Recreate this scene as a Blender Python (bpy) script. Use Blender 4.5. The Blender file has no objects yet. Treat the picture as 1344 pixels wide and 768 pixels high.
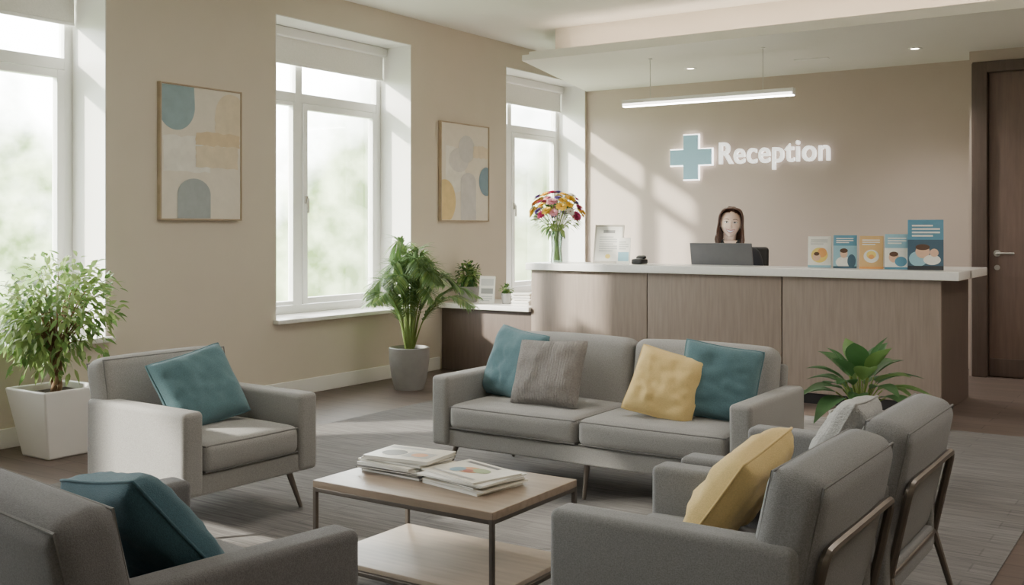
import bpy, bmesh, math, random
from mathutils import Vector, Matrix, Euler, noise
random.seed(7)
R=math.radians
col=bpy.context.scene.collection
def lin(c):
    return tuple(((x/255)/12.92 if x/255<=.04045 else (((x/255)+.055)/1.055)**2.4) for x in c)
MATS={}
def mat(name,rgb,rough=.6,metal=0.,noise_=None,bump=None,emit=None,spec=.5,stretch=(1,1,1),trans=0,sheen=0,sub=0):
    if name in MATS: return MATS[name]
    m=bpy.data.materials.new(name); m.use_nodes=True; nt=m.node_tree; b=nt.nodes['Principled BSDF']
    c=lin(rgb)
    b.inputs['Base Color'].default_value=(*c,1); b.inputs['Roughness'].default_value=rough; b.inputs['Metallic'].default_value=metal
    b.inputs['Specular IOR Level'].default_value=spec
    if sheen: b.inputs['Sheen Weight'].default_value=sheen
    if trans: b.inputs['Transmission Weight'].default_value=trans
    if sub:
        b.inputs['Subsurface Weight'].default_value=sub; b.inputs['Subsurface Scale'].default_value=.02
    if emit:
        b.inputs['Emission Color'].default_value=(*lin(emit[0]),1); b.inputs['Emission Strength'].default_value=emit[1]
    if noise_ or bump:
        tc=nt.nodes.new('ShaderNodeTexCoord'); mp=nt.nodes.new('ShaderNodeMapping'); mp.inputs['Scale'].default_value=stretch
        nt.links.new(tc.outputs['Object'],mp.inputs['Vector'])
    if noise_:
        n=nt.nodes.new('ShaderNodeTexNoise'); n.inputs['Scale'].default_value=noise_[0]; n.inputs['Detail'].default_value=5
        nt.links.new(mp.outputs[0],n.inputs['Vector'])
        r=nt.nodes.new('ShaderNodeValToRGB'); a=noise_[1]
        r.color_ramp.elements[0].position=.3; r.color_ramp.elements[1].position=.7
        r.color_ramp.elements[0].color=(*[x*(1-a) for x in c],1); r.color_ramp.elements[1].color=(*[min(1,x*(1+a)) for x in c],1)
        nt.links.new(n.outputs['Fac'],r.inputs[0]); nt.links.new(r.outputs[0],b.inputs['Base Color'])
    if bump:
        n2=nt.nodes.new('ShaderNodeTexNoise'); n2.inputs['Scale'].default_value=bump[0]; n2.inputs['Detail'].default_value=3
        nt.links.new(mp.outputs[0],n2.inputs['Vector'])
        bp=nt.nodes.new('ShaderNodeBump'); bp.inputs['Strength'].default_value=bump[1]; bp.inputs['Distance'].default_value=.004
        nt.links.new(n2.outputs['Fac'],bp.inputs['Height']); nt.links.new(bp.outputs[0],b.inputs['Normal'])
    MATS[name]=m; return m

def empty(name,loc=(0,0,0),rotz=0,scale=1,parent=None):
    o=bpy.data.objects.new(name,None); col.objects.link(o); o.location=loc; o.rotation_euler=(0,0,rotz); o.scale=(scale,)*3
    o.empty_display_size=.1
    if parent: o.parent=parent
    return o
def spline(pts,n=6):
    P=[Vector(p) for p in pts]; P=[P[0]*2-P[1]]+P+[P[-1]*2-P[-2]]; out=[]
    for i in range(1,len(P)-2):
        for k in range(n):
            t=k/n; a,b,c,d=P[i-1],P[i],P[i+1],P[i+2]
            out.append(.5*((2*b)+(c-a)*t+(2*a-5*b+4*c-d)*t*t+(3*b-a-3*c+d)*t*t*t))
    out.append(P[-2]); return out
def lerpl(rs,n):
    out=[]
    for i in range(len(rs)-1):
        for k in range(n): out.append(rs[i]+(rs[i+1]-rs[i])*k/n)
    return out+[rs[-1]]
class M:
    def __init__(s): s.v=[];s.f=[];s.mi=[];s.m=[]
    def idx(s,m):
        if m not in s.m: s.m.append(m)
        return s.m.index(m)
    def add(s,vs,fs,m,T=None):
        o=len(s.v); i=s.idx(m)
        for p in vs:
            p=Vector(p); s.v.append(T@p if T else p)
        for f in fs: s.f.append([a+o for a in f]); s.mi.append(i)
    def box(s,a,b,m):
        x0,y0,z0=a;x1,y1,z1=b
        s.add([(x0,y0,z0),(x1,y0,z0),(x1,y1,z0),(x0,y1,z0),(x0,y0,z1),(x1,y0,z1),(x1,y1,z1),(x0,y1,z1)],
              [(0,3,2,1),(4,5,6,7),(0,1,5,4),(1,2,6,5),(2,3,7,6),(3,0,4,7)],m)
    def rbox(s,c,sz,r,m,rot=(0,0,0),n=1,bulge=(0,0,0),T0=None):
        h=[x/2 for x in sz]; r=min(r,min(h)*.98); ts=[0,.268,.577,1]
        def lst(H):
            i=H-r; a=[i+r*t for t in ts]
            return [-x for x in reversed(a)]+[-i+2*i*k/n for k in range(1,n)]+a
        L=[lst(x) for x in h]; D={};vs=[];fs=[]
        def vid(p):
            k=tuple(round(x,6) for x in p)
            if k in D: return D[k]
            cl=[max(-(h[i]-r),min(h[i]-r,p[i])) for i in range(3)]
            d=Vector([p[i]-cl[i] for i in range(3)]); d=d.normalized()*r if d.length>0 else d
            q=Vector(cl)+d; w=[q[i]/h[i] for i in range(3)]; q2=q.copy()
            for a in range(3):
                if bulge[a]:
                    b_,c_=(a+1)%3,(a+2)%3
                    q2[a]+=bulge[a]*w[a]*(1-w[b_]**2)*(1-w[c_]**2)
            D[k]=len(vs); vs.append(q2); return D[k]
        for a in range(3):
            b_,c_=(a+1)%3,(a+2)%3
            for sg in (-1,1):
                for i in range(len(L[b_])-1):
                    for j in range(len(L[c_])-1):
                        q=[]
                        for (ii,jj) in ((i,j),(i+1,j),(i+1,j+1),(i,j+1)):
                            p=[0,0,0];p[a]=sg*h[a];p[b_]=L[b_][ii];p[c_]=L[c_][jj]; q.append(vid(p))
                        q=list(dict.fromkeys(q))
                        if len(q)>2: fs.append(q if sg>0 else q[::-1])
        T=Matrix.Translation(c)@Euler(rot).to_matrix().to_4x4()
        if T0: T=T0@T
        s.add(vs,fs,m,T)
    def tube(s,pts,rad,m,segs=8,closed=False,flat=1,T=None):
        P=[Vector(p) for p in pts]; n=len(P)
        if not isinstance(rad,(list,tuple)): rad=[rad]*n
        vs=[];fs=[];up=None
        for i,p in enumerate(P):
            if closed: d=P[(i+1)%n]-P[i-1]
            else: d=P[min(i+1,n-1)]-P[max(i-1,0)]
            d=d.normalized() if d.length>1e-9 else Vector((0,0,1))
            if up is None:
                up=Vector((0,0,1)) if abs(d.z)<.9 else Vector((0,1,0))
            a=up-d*up.dot(d)
            if a.length<1e-4: a=Vector((1,0,0))-d*d.x
            a.normalize(); up=a; b=d.cross(a)
            for k in range(segs):
                t=2*math.pi*k/segs; vs.append(p+a*math.cos(t)*rad[i]*flat+b*math.sin(t)*rad[i])
        for i in range(n if closed else n-1):
            for k in range(segs):
                j=(i+1)%n
                fs.append((i*segs+k,i*segs+(k+1)%segs,j*segs+(k+1)%segs,j*segs+k))
        if not closed: fs.append(list(range(segs))[::-1]); fs.append([(n-1)*segs+k for k in range(segs)])
        s.add(vs,fs,m,T)
    def lathe(s,prof,c,m,segs=32,sq=0):
        vs=[];fs=[]
        for (r,z) in prof:
            for k in range(segs):
                t=2*math.pi*k/segs; vs.append((c[0]+r*math.cos(t),c[1]+r*math.sin(t),c[2]+z))
        for i in range(len(prof)-1):
            for k in range(segs): fs.append((i*segs+k,i*segs+(k+1)%segs,(i+1)*segs+(k+1)%segs,(i+1)*segs+k))
        s.add(vs,fs,m)
    def loft(s,rings,m,segs=24):
        vs=[];fs=[]
        for (c,rx,ry) in rings:
            for k in range(segs):
                t=2*math.pi*k/segs; vs.append((c[0]+rx*math.cos(t),c[1]+ry*math.sin(t),c[2]))
        for i in range(len(rings)-1):
            for k in range(segs): fs.append((i*segs+k,i*segs+(k+1)%segs,(i+1)*segs+(k+1)%segs,(i+1)*segs+k))
        fs.append(list(range(segs))[::-1]); fs.append([(len(rings)-1)*segs+k for k in range(segs)])
        s.add(vs,fs,m)
    def leaf(s,base,d,L,W,droop,m,seg=4,fold=.25,pw=.8,up=None):
        d=Vector(d).normalized(); up=Vector(up or (0,0,1)); side=d.cross(up)
        if side.length<.05: side=Vector((1,0,0))
        side.normalize(); nrm=side.cross(d); vs=[];fs=[]
        for i in range(seg+1):
            t=i/seg; p=Vector(base)+d*L*t+Vector((0,0,-1))*droop*L*t*t
            w=W/2*max(.03,math.sin(math.pi*min(1,t**pw)))
            vs+= [p-side*w+nrm*w*fold,p,p+side*w+nrm*w*fold]
        for i in range(seg):
            a=i*3; fs+=[(a,a+1,a+4,a+3),(a+1,a+2,a+5,a+4)]
        s.add(vs,fs,m)
    def obj(s,name,parent=None,loc=(0,0,0),rot=(0,0,0),smooth=True,ang=40,recalc=True):
        me=bpy.data.meshes.new(name); me.from_pydata([tuple(v) for v in s.v],[],s.f)
        for m in s.m: me.materials.append(m)
        for p,i in zip(me.polygons,s.mi): p.material_index=i
        if recalc:
            bm=bmesh.new(); bm.from_mesh(me); bmesh.ops.recalc_face_normals(bm,faces=bm.faces); bm.to_mesh(me); bm.free()
        if smooth:
            for p in me.polygons: p.use_smooth=True
            me.set_sharp_from_angle(angle=R(ang))
        me.update()
        o=bpy.data.objects.new(name,me); col.objects.link(o); o.location=loc; o.rotation_euler=rot
        if parent: o.parent=parent
        return o

# ---------------------------------------------------------------- materials
wallm=mat('wall_paint_greige',(216,206,192),.85,noise_=(3,.015),bump=(250,.08))
backm=mat('wall_paint_taupe',(186,171,161),.8,noise_=(3,.02),bump=(250,.08))
ceilm=mat('ceiling_paint',(234,231,226),.9,noise_=(2,.01))
whitem=mat('white_paint',(241,239,236),.4,noise_=(5,.01))
upvc=mat('white_upvc',(243,243,242),.3,noise_=(8,.01))
quartz=mat('white_quartz',(243,241,238),.22,noise_=(30,.03))
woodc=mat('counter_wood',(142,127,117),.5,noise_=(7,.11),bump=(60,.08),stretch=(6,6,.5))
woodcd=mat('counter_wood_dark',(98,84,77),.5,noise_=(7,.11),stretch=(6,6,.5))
doorw=mat('door_wood',(112,92,83),.5,noise_=(7,.13),stretch=(6,6,.5))
doorf=mat('door_frame_wood',(86,71,64),.5,noise_=(7,.12),stretch=(6,6,.5))
tablew=mat('table_wood',(152,134,118),.35,noise_=(6,.14),bump=(60,.05),stretch=(.7,7,7))
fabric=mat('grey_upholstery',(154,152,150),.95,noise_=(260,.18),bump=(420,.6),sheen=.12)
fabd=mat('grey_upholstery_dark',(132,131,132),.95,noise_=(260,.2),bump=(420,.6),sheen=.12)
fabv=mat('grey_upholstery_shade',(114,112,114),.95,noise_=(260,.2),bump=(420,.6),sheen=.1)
pipe=mat('grey_piping',(120,118,118),.9,noise_=(200,.1))
teal=mat('teal_fabric',(88,120,129),.9,noise_=(220,.14),bump=(380,.5),sheen=.15)
teald=mat('deep_teal_fabric',(62,94,107),.9,noise_=(220,.14),bump=(380,.5),sheen=.1)
yellow=mat('mustard_fabric',(225,196,134),.9,noise_=(220,.08),bump=(380,.4),sheen=.15)
metal=mat('dark_bronze_metal',(116,109,103),.35,.8,noise_=(20,.05))
steel=mat('brushed_steel',(190,188,184),.3,.9,noise_=(60,.05))
black=mat('black_plastic',(28,28,30),.4,noise_=(20,.05))
lapm=mat('laptop_grey',(104,104,108),.4,.3,noise_=(20,.03))
soil=mat('soil',(52,40,32),.95,noise_=(60,.4),bump=(60,1))
potw=mat('white_ceramic',(235,233,230),.35,noise_=(8,.01))
potg=mat('grey_ceramic',(146,144,143),.55,noise_=(12,.07),bump=(60,.15))
trunk=mat('bark',(120,95,70),.9,noise_=(30,.3),bump=(50,.8))
def leafm(n,c,a=.25):
    m=mat(n,c,.42,noise_=(9,a)); b=m.node_tree.nodes['Principled BSDF']; nt=m.node_tree
    tr=nt.nodes.new('ShaderNodeBsdfTranslucent'); tr.inputs[0].default_value=(*[x*1.3 for x in lin(c)],1)
    mx=nt.nodes.new('ShaderNodeMixShader'); mx.inputs[0].default_value=.35
    out=[x for x in nt.nodes if x.type=='OUTPUT_MATERIAL'][0]
    nt.links.new(b.outputs[0],mx.inputs[1]); nt.links.new(tr.outputs[0],mx.inputs[2]); nt.links.new(mx.outputs[0],out.inputs[0]); return m
leafA=leafm('leaf_light_green',(138,160,96)); leafB=leafm('leaf_mid_green',(104,136,76)); leafC=leafm('leaf_deep_green',(70,108,64)); leafD=leafm('leaf_palm_green',(118,146,98))
stem=mat('plant_stem',(120,140,70),.6,noise_=(20,.1))
paper=mat('paper_white',(236,234,228),.7,noise_=(20,.02))
def knit(name,rgb,st=.9):
    m=mat(name,rgb,.95,noise_=(120,.14)); nt=m.node_tree; b=nt.nodes['Principled BSDF']
    tc=nt.nodes.new('ShaderNodeTexCoord'); w=nt.nodes.new('ShaderNodeTexWave'); w.bands_direction='X'
    w.inputs['Scale'].default_value=22; w.inputs['Distortion'].default_value=5; w.inputs['Detail Scale'].default_value=6
    nt.links.new(tc.outputs['Object'],w.inputs['Vector'])
    bp=nt.nodes.new('ShaderNodeBump'); bp.inputs['Strength'].default_value=st; bp.inputs['Distance'].default_value=.012
    nt.links.new(w.outputs['Fac'],bp.inputs['Height']); nt.links.new(bp.outputs[0],b.inputs['Normal']); return m
knitm=knit('grey_knit',(168,162,159)); knitl=knit('light_grey_weave',(172,171,169),.35)
def glass(name,tint=(1,1,1),g=.06):
    m=bpy.data.materials.new(name); m.use_nodes=True; nt=m.node_tree; nt.nodes.clear()
    o=nt.nodes.new('ShaderNodeOutputMaterial'); t=nt.nodes.new('ShaderNodeBsdfTransparent'); t.inputs[0].default_value=(*tint,1)
    gl=nt.nodes.new('ShaderNodeBsdfGlossy'); gl.inputs['Roughness'].default_value=.03
    mx=nt.nodes.new('ShaderNodeMixShader'); lw=nt.nodes.new('ShaderNodeLayerWeight'); lw.inputs[0].default_value=.25
    mm=nt.nodes.new('ShaderNodeMath'); mm.operation='MULTIPLY_ADD'; mm.inputs[1].default_value=.5; mm.inputs[2].default_value=g
    nt.links.new(lw.outputs['Fresnel'],mm.inputs[0]); nt.links.new(mm.outputs[0],mx.inputs[0])
    nt.links.new(t.outputs[0],mx.inputs[1]); nt.links.new(gl.outputs[0],mx.inputs[2]); nt.links.new(mx.outputs[0],o.inputs[0]); return m
pane=glass('window_glass',(.97,.99,.98),.02); vaseg=glass('vase_glass',(.86,.93,.9),.12)
def carpet():
    m=bpy.data.materials.new('woven_carpet'); m.use_nodes=True; nt=m.node_tree; b=nt.nodes['Principled BSDF']; b.inputs['Roughness'].default_value=.95
    tc=nt.nodes.new('ShaderNodeTexCoord'); mp=nt.nodes.new('ShaderNodeMapping'); mp.inputs['Scale'].default_value=(1.2,26,1)
    n=nt.nodes.new('ShaderNodeTexNoise'); n.inputs['Scale'].default_value=2.2; n.inputs['Detail'].default_value=6; n.inputs['Roughness'].default_value=.7
    r=nt.nodes.new('ShaderNodeValToRGB'); r.color_ramp.elements[0].position=.32; r.color_ramp.elements[1].position=.68
    r.color_ramp.elements[0].color=(*lin((86,83,83)),1); r.color_ramp.elements[1].color=(*lin((130,126,124)),1)
    br=nt.nodes.new('ShaderNodeTexBrick'); br.inputs['Scale'].default_value=1; br.inputs['Brick Width'].default_value=.9; br.inputs['Row Height'].default_value=.12
    br.inputs['Mortar Size'].default_value=.004; br.inputs['Color1'].default_value=(.90,.90,.90,1); br.inputs['Color2'].default_value=(1.05,1.05,1.05,1); br.inputs['Mortar'].default_value=(.78,.78,.78,1)
    mx=nt.nodes.new('ShaderNodeMixRGB'); mx.blend_type='MULTIPLY'; mx.inputs[0].default_value=1
    n2=nt.nodes.new('ShaderNodeTexNoise'); n2.inputs['Scale'].default_value=350
    bp=nt.nodes.new('ShaderNodeBump'); bp.inputs['Strength'].default_value=.6; bp.inputs['Distance'].default_value=.005
    L=nt.links.new
    L(tc.outputs['Object'],mp.inputs[0]);L(mp.outputs[0],n.inputs[0]);L(n.outputs['Fac'],r.inputs[0]);L(tc.outputs['Object'],br.inputs[0])
    L(r.outputs[0],mx.inputs[1]);L(br.outputs['Color'],mx.inputs[2]);L(mx.outputs[0],b.inputs['Base Color'])
    L(tc.outputs['Object'],n2.inputs[0]);L(n2.outputs['Fac'],bp.inputs['Height']);L(bp.outputs[0],b.inputs['Normal']); return m
carpm=carpet()
def floorm():
    m=bpy.data.materials.new('dark_plank_floor'); m.use_nodes=True; nt=m.node_tree; b=nt.nodes['Principled BSDF']; b.inputs['Roughness'].default_value=.5
    tc=nt.nodes.new('ShaderNodeTexCoord'); br=nt.nodes.new('ShaderNodeTexBrick'); br.inputs['Scale'].default_value=1
    br.inputs['Brick Width'].default_value=1.4; br.inputs['Row Height'].default_value=.16; br.inputs['Mortar Size'].default_value=.003
    br.inputs['Color1'].default_value=(*lin((98,84,77)),1); br.inputs['Color2'].default_value=(*lin((88,75,69)),1); br.inputs['Mortar'].default_value=(*lin((60,50,46)),1)
    n=nt.nodes.new('ShaderNodeTexNoise'); n.inputs['Scale'].default_value=5; n.inputs['Detail'].default_value=6
    mp=nt.nodes.new('ShaderNodeMapping'); mp.inputs['Scale'].default_value=(.6,8,1)
    mx=nt.nodes.new('ShaderNodeMixRGB'); mx.blend_type='OVERLAY'; mx.inputs[0].default_value=.35
    L=nt.links.new; L(tc.outputs['Object'],br.inputs[0]); L(tc.outputs['Object'],mp.inputs[0]); L(mp.outputs[0],n.inputs[0])
    L(br.outputs['Color'],mx.inputs[1]); L(n.outputs['Fac'],mx.inputs[2]); L(mx.outputs[0],b.inputs['Base Color']); return m
floorM=floorm()

# ---------------------------------------------------------------- room shell
XR=9.0; YB=10.92; YR=-3.2; ZC=3.31
m=M(); m.box((-.45,YR-.1,-.15),(XR+.1,YB+.1,-.006),floorM); m.obj('floor',smooth=False)
m=M(); m.box((1.1,-2.4,-.0055),(5.5,7.5,0),carpm); m.obj('carpet',smooth=False)
m=M(); m.box((-.45,YR-.1,ZC),(XR+.1,YB+.1,ZC+.12),ceilm); m.obj('ceiling',smooth=False)
WIN=[(-.56,1.14),(2.68,4.38),(5.92,7.62),(9.2,10.88)]; Z0,Z1=.62,3.06
m=M(); m.box((-.45,YR,-.006),(0,YB,Z0-.03),wallm); m.box((-.45,YR,Z1),(0,YB,ZC),wallm)
ys=[YR]+[y for w in WIN for y in w]+[YB]
for i in range(0,len(ys),2): m.box((-.45,ys[i],Z0-.03),(0,ys[i+1],Z1),wallm)
m.obj('wall_left',smooth=False)
m=M(); m.box((-.45,YB,-.006),(4.36,YB+.1,ZC),backm); m.obj('wall_back',smooth=False)
DX0,DX1,DZ=4.38,5.56,2.87; YD=10.4
m=M(); m.box((4.34,YD,-.006),(DX0,YB+.1,ZC),backm); m.box((DX1,YD,-.006),(XR,YB+.1,ZC),backm); m.box((DX0,YD,DZ),(DX1,YB+.1,ZC),backm); m.box((DX0,YD+.2,-.006),(DX1,YB+.1,DZ),backm)
m.obj('wall_door',smooth=False)
m=M(); m.box((XR,YR,-.006),(XR+.1,YB,ZC),wallm); m.obj('wall_right',smooth=False)
m=M(); m.box((-.45,YR-.1,-.006),(XR,YR,ZC),wallm); m.obj('wall_rear',smooth=False)
m=M(); m.rbox((.009,(YR+8.04)/2,.055),(.018,8.04-YR,.122),.005,whitem); m.obj('baseboard_left')
m=M(); m.rbox((6.3+.98,YD-.009,.055),(3.4,.018,.122),.005,doorf); m.obj('baseboard_back')
m=M()
sl=[(.62,8.56),(XR,8.56),(XR,YB),(0.0,YB)]
m.add([(x,y,2.98) for x,y in sl]+[(x,y,3.035) for x,y in sl],[(0,3,2,1),(4,5,6,7),(0,1,5,4),(1,2,6,5),(2,3,7,6),(3,0,4,7)],ceilm)
m.box((.70,8.56,3.035),(XR,8.575,3.06),ceilm)
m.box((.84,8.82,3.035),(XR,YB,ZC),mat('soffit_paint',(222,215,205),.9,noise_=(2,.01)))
so=m.obj('ceiling_soffit',smooth=False)
m=M(); m.box((1.0,8.60,3.036),(XR-.1,8.625,3.044),mat('led_strip',(255,240,215),.5,emit=((255,234,208),26))); m.obj('cove_led_strip',smooth=False)
em=mat('fill_panel_emit',(255,250,240),.5,emit=((255,248,238),19)); em2=mat('fill_panel_emit_dim',(255,250,240),.5,emit=((255,248,238),9))
for (x,y,q) in ((3.0,1.2,em2),(6.6,1.2,em2),(3.0,4.6,em),(6.6,4.6,em),(7.2,7.2,em)):  # glowing ceiling panels out of view, added as fill to brighten the room
    m=M(); m.box((-.62,-.32,-.03),(.62,.32,0),whitem); m.box((-.57,-.27,-.034),(.57,.27,-.03),q); m.obj('unseen_fill_panel',loc=(x,y,ZC),smooth=False)
for (x,y) in ((1.78,9.92),(3.96,9.95),(6.2,9.95)):
    e=empty('recessed_downlight',(x,y,2.98)); m=M()
    m.lathe([(.035,-.002),(.052,-.006),(.062,-.004),(.064,0)],(0,0,0),whitem,24)
    m.lathe([(.001,-.002),(.035,-.002)],(0,0,0),mat('downlight_emit',(255,250,240),.5,emit=((255,240,215),20)),24); m.obj('trim_ring',e)
    l=bpy.data.lights.new('spot','SPOT'); l.energy=90; l.spot_size=R(110); l.spot_blend=.9; l.color=(1,.93,.84); l.shadow_soft_size=.06
    lo=bpy.data.objects.new('spot_lamp',l); col.objects.link(lo); lo.parent=e; lo.location=(0,0,-.02)
m=M(); m.box((-.16,-.04,-.006),(.16,.04,0),whitem); m.obj('ceiling_vent',loc=(3.0,10.0,2.98),smooth=False)

blindm=mat('roller_blind_fabric',(238,235,230),.8,noise_=(90,.04),bump=(200,.2))
def window(i,y0,y1):
    e=empty('window_%d'%i,(0,(y0+y1)/2,Z0)); w=(y1-y0)/2; h=Z1-Z0
    m=M()
    def fv(ya,yb,za,zb,x=-.40,t=.07): m.rbox((x,(ya+yb)/2,(za+zb)/2),(t,yb-ya,zb-za),.005,upvc)
    fv(-w,-w+.07,.002,h-.002); fv(w-.07,w,.002,h-.002); fv(-w+.065,w-.065,.001,.07,t=.068); fv(-w+.065,w-.065,h-.07,h-.001,t=.068)
    fv(-.27,-.19,.068,h-.068,t=.072); fv(-w+.066,-.268,1.82,1.90,t=.066); fv(-.192,w-.066,1.82,1.90,t=.066)
    def sash(ya,yb,za,zb,f=.055,x=-.385):
        fv(ya,ya+f,za,zb,x,.062); fv(yb-f,yb,za,zb,x,.062); fv(ya+f-.002,yb-f+.002,za+.001,za+f,x,.059); fv(ya+f-.002,yb-f+.002,zb-f,zb-.001,x,.059)
    sash(-.186,w-.074,.074,1.816); sash(-w+.074,-.274,.074,1.816,.035)
    m.obj('frame',e)
    m=M(); m.box((-.405,-w+.05,.05),(-.400,w-.05,h-.05),pane); m.obj('glass_pane',e,smooth=False)
    m=M(); m.rbox((-.345,-.158,.98),(.02,.03,.07),.004,steel); m.rbox((-.325,-.158,.93),(.018,.02,.13),.006,steel); m.obj('handle',e)
    m=M(); m.box((-.44,-w,0),(.001,-w+.008,h),whitem); m.box((-.44,w-.008,0),(.001,w,h),whitem); m.box((-.44,-w+.008,h-.008),(.001,w-.008,h),whitem); m.obj('reveal_lining',e,smooth=False)
    m=M(); m.rbox((-.19,0,-.013),(.40,2*w-.02,.03),.006,quartz); m.rbox((.035,0,-.014),(.07,2*w+.06 if i<4 else 2*w,.035),.008,quartz); m.obj('sill',e)
    m=M(); m.box((-.33,-w+.02,h-.30),(-.327,w-.02,h-.03),blindm); m.rbox((-.328,0,h-.305),(.022,2*w-.04,.026),.008,whitem); m.rbox((-.32,0,h-.05),(.08,2*w-.02,.08),.01,whitem); m.obj('roller_blind',e)
    l=bpy.data.lights.new('portal','AREA'); l.shape='RECTANGLE'; l.size=h; l.size_y=2*w; l.cycles.is_portal=True
    lo=bpy.data.objects.new('sky_portal',l); col.objects.link(lo); lo.parent=e; lo.location=(-.47,0,h/2); lo.rotation_euler=(0,R(-90),0)
for i,(a,b) in enumerate(WIN): window(i+1,a,b)

e=empty('door_1',((DX0+DX1)/2,YD,-.006)); w=(DX1-DX0)/2; m=M()
m.rbox((-w+.05,.03,DZ/2),(.13,.14,DZ),.006,doorf); m.rbox((w-.05,.03,DZ/2),(.13,.14,DZ),.006,doorf); m.rbox((0,.03,DZ-.04),(2*w+.02,.138,.10),.006,doorf); m.obj('frame',e)
m=M(); m.rbox((0,.06,(DZ-.08)/2),(2*w-.24,.05,DZ-.09),.004,doorw)
m.rbox((0,.032,.09),(2*w-.26,.006,.16),.002,doorf)
m.obj('leaf',e)
m=M(); hx=-w+.19
m.tube([(hx,.035,1.13),(hx,-.02,1.13)],.012,steel,12); m.tube(spline([(hx,-.02,1.13),(hx+.03,-.028,1.13),(hx+.15,-.028,1.13)],5),.010,steel,10)
m.tube([(hx,.036,1.13),(hx,.028,1.13)],.03,steel,20)
m.tube([(hx,.036,1.0),(hx,.026,1.0)],.024,steel,16)
m.obj('lever_handle',e)

# ---------------------------------------------------------------- reception counter
e=empty('reception_counter',(0,0,-.006))
m=M()
xs=[1.05,2.22,3.39,4.575]
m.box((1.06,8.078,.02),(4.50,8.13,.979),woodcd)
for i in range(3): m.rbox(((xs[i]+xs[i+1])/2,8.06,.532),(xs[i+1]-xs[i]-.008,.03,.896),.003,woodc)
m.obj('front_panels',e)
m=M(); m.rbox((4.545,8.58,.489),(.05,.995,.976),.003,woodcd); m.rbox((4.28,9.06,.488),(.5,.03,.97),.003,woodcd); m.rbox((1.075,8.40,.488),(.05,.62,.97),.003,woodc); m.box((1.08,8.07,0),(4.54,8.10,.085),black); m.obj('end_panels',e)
m=M(); m.rbox((2.86,8.24,1.013),(3.68,.48,.065),.006,quartz); m.rbox((4.46,8.78,1.0128),(.48,.70,.064),.006,quartz); m.obj('countertop',e)
m=M(); m.rbox((2.69,8.50,.826),(3.2,.72,.03),.004,woodc); m.obj('staff_desk',e)
e=empty('low_side_counter',(0,0,-.006)); m=M()
m.rbox((.53,8.09,.30),(1.03,.04,.60),.003,woodcd); m.obj('front_panel',e)
m=M(); m.rbox((.535,8.38,.62),(1.03,.74,.045),.006,quartz); m.obj('top',e)

# ---------------------------------------------------------------- sign
e=empty('reception_sign',(0,YB,0))
crossm=mat('cross_blue',(146,184,200),.35,noise_=(4,.02),emit=((146,186,202),.3)); halo=mat('halo_acrylic',(255,255,255),.4,emit=((255,252,246),4.5)); letm=mat('white_letter',(250,249,246),.4,emit=((255,253,248),1.3))
def cross(m,c,s,a,y0,y1,mt):
    P=[(-a,-s),(a,-s),(a,-a),(s,-a),(s,a),(a,a),(a,s),(-a,s),(-a,a),(-s,a),(-s,-a),(-a,-a)]
    vs=[(c[0]+x,y0,c[1]+z) for x,z in P]+[(c[0]+x,y1,c[1]+z) for x,z in P]
    m.add(vs,[list(range(12)),list(range(23,11,-1))]+[(i,(i+1)%12,(i+1)%12+12,i+12) for i in range(12)],mt)
cx,cz=1.36,2.145
m=M(); cross(m,(cx,cz),.258,.097,-.035,-.02,halo); m.obj('halo_plate',e,smooth=False)
m=M(); cross(m,(cx,cz),.247,.086,-.06,-.036,crossm); m.obj('cross',e,smooth=False)
def text(name,s,size,mt,parent,loc,width,ext=.012,off=.0,rot=(R(90),0,0),height=None):
    c=bpy.data.curves.new(name,'FONT'); c.body=s; c.size=size; c.extrude=ext; c.offset=off; c.materials.append(mt); c.space_character=1.06
    o=bpy.data.objects.new(name,c); col.objects.link(o); bpy.context.view_layer.update()
    k=width/o.dimensions.x; o.scale=(k,1 if height is None else height/o.dimensions.y,1); o.parent=parent; o.location=loc; o.rotation_euler=rot; return o
text('letters','Reception',.335,letm,e,(1.675,-.035,2.06),1.215,.022,.0035)

# pendant
e=empty('linear_pendant_light',(2.275,9.13,2.555)); m=M()
m.rbox((0,0,.012),(1.70,.07,.06),.006,whitem); m.obj('housing',e)
m=M(); m.box((-.84,-.03,-.026),(.84,.03,-.018),mat('pendant_emit',(255,250,240),.5,emit=((255,249,240),24))); m.box((-.84,-.0365,-.014),(.84,-.0355,.006),mat('pendant_emit_side',(255,250,240),.5,emit=((255,249,240),5))); m.obj('diffuser',e,smooth=False)
m=M(); 
for x in (-.56,.56): m.tube([(x,0,.04),(x,0,.425)],.003,steel,6); m.tube([(x,0,.415),(x,0,.425)],.02,whitem,12)
m.obj('cables',e)

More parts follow.
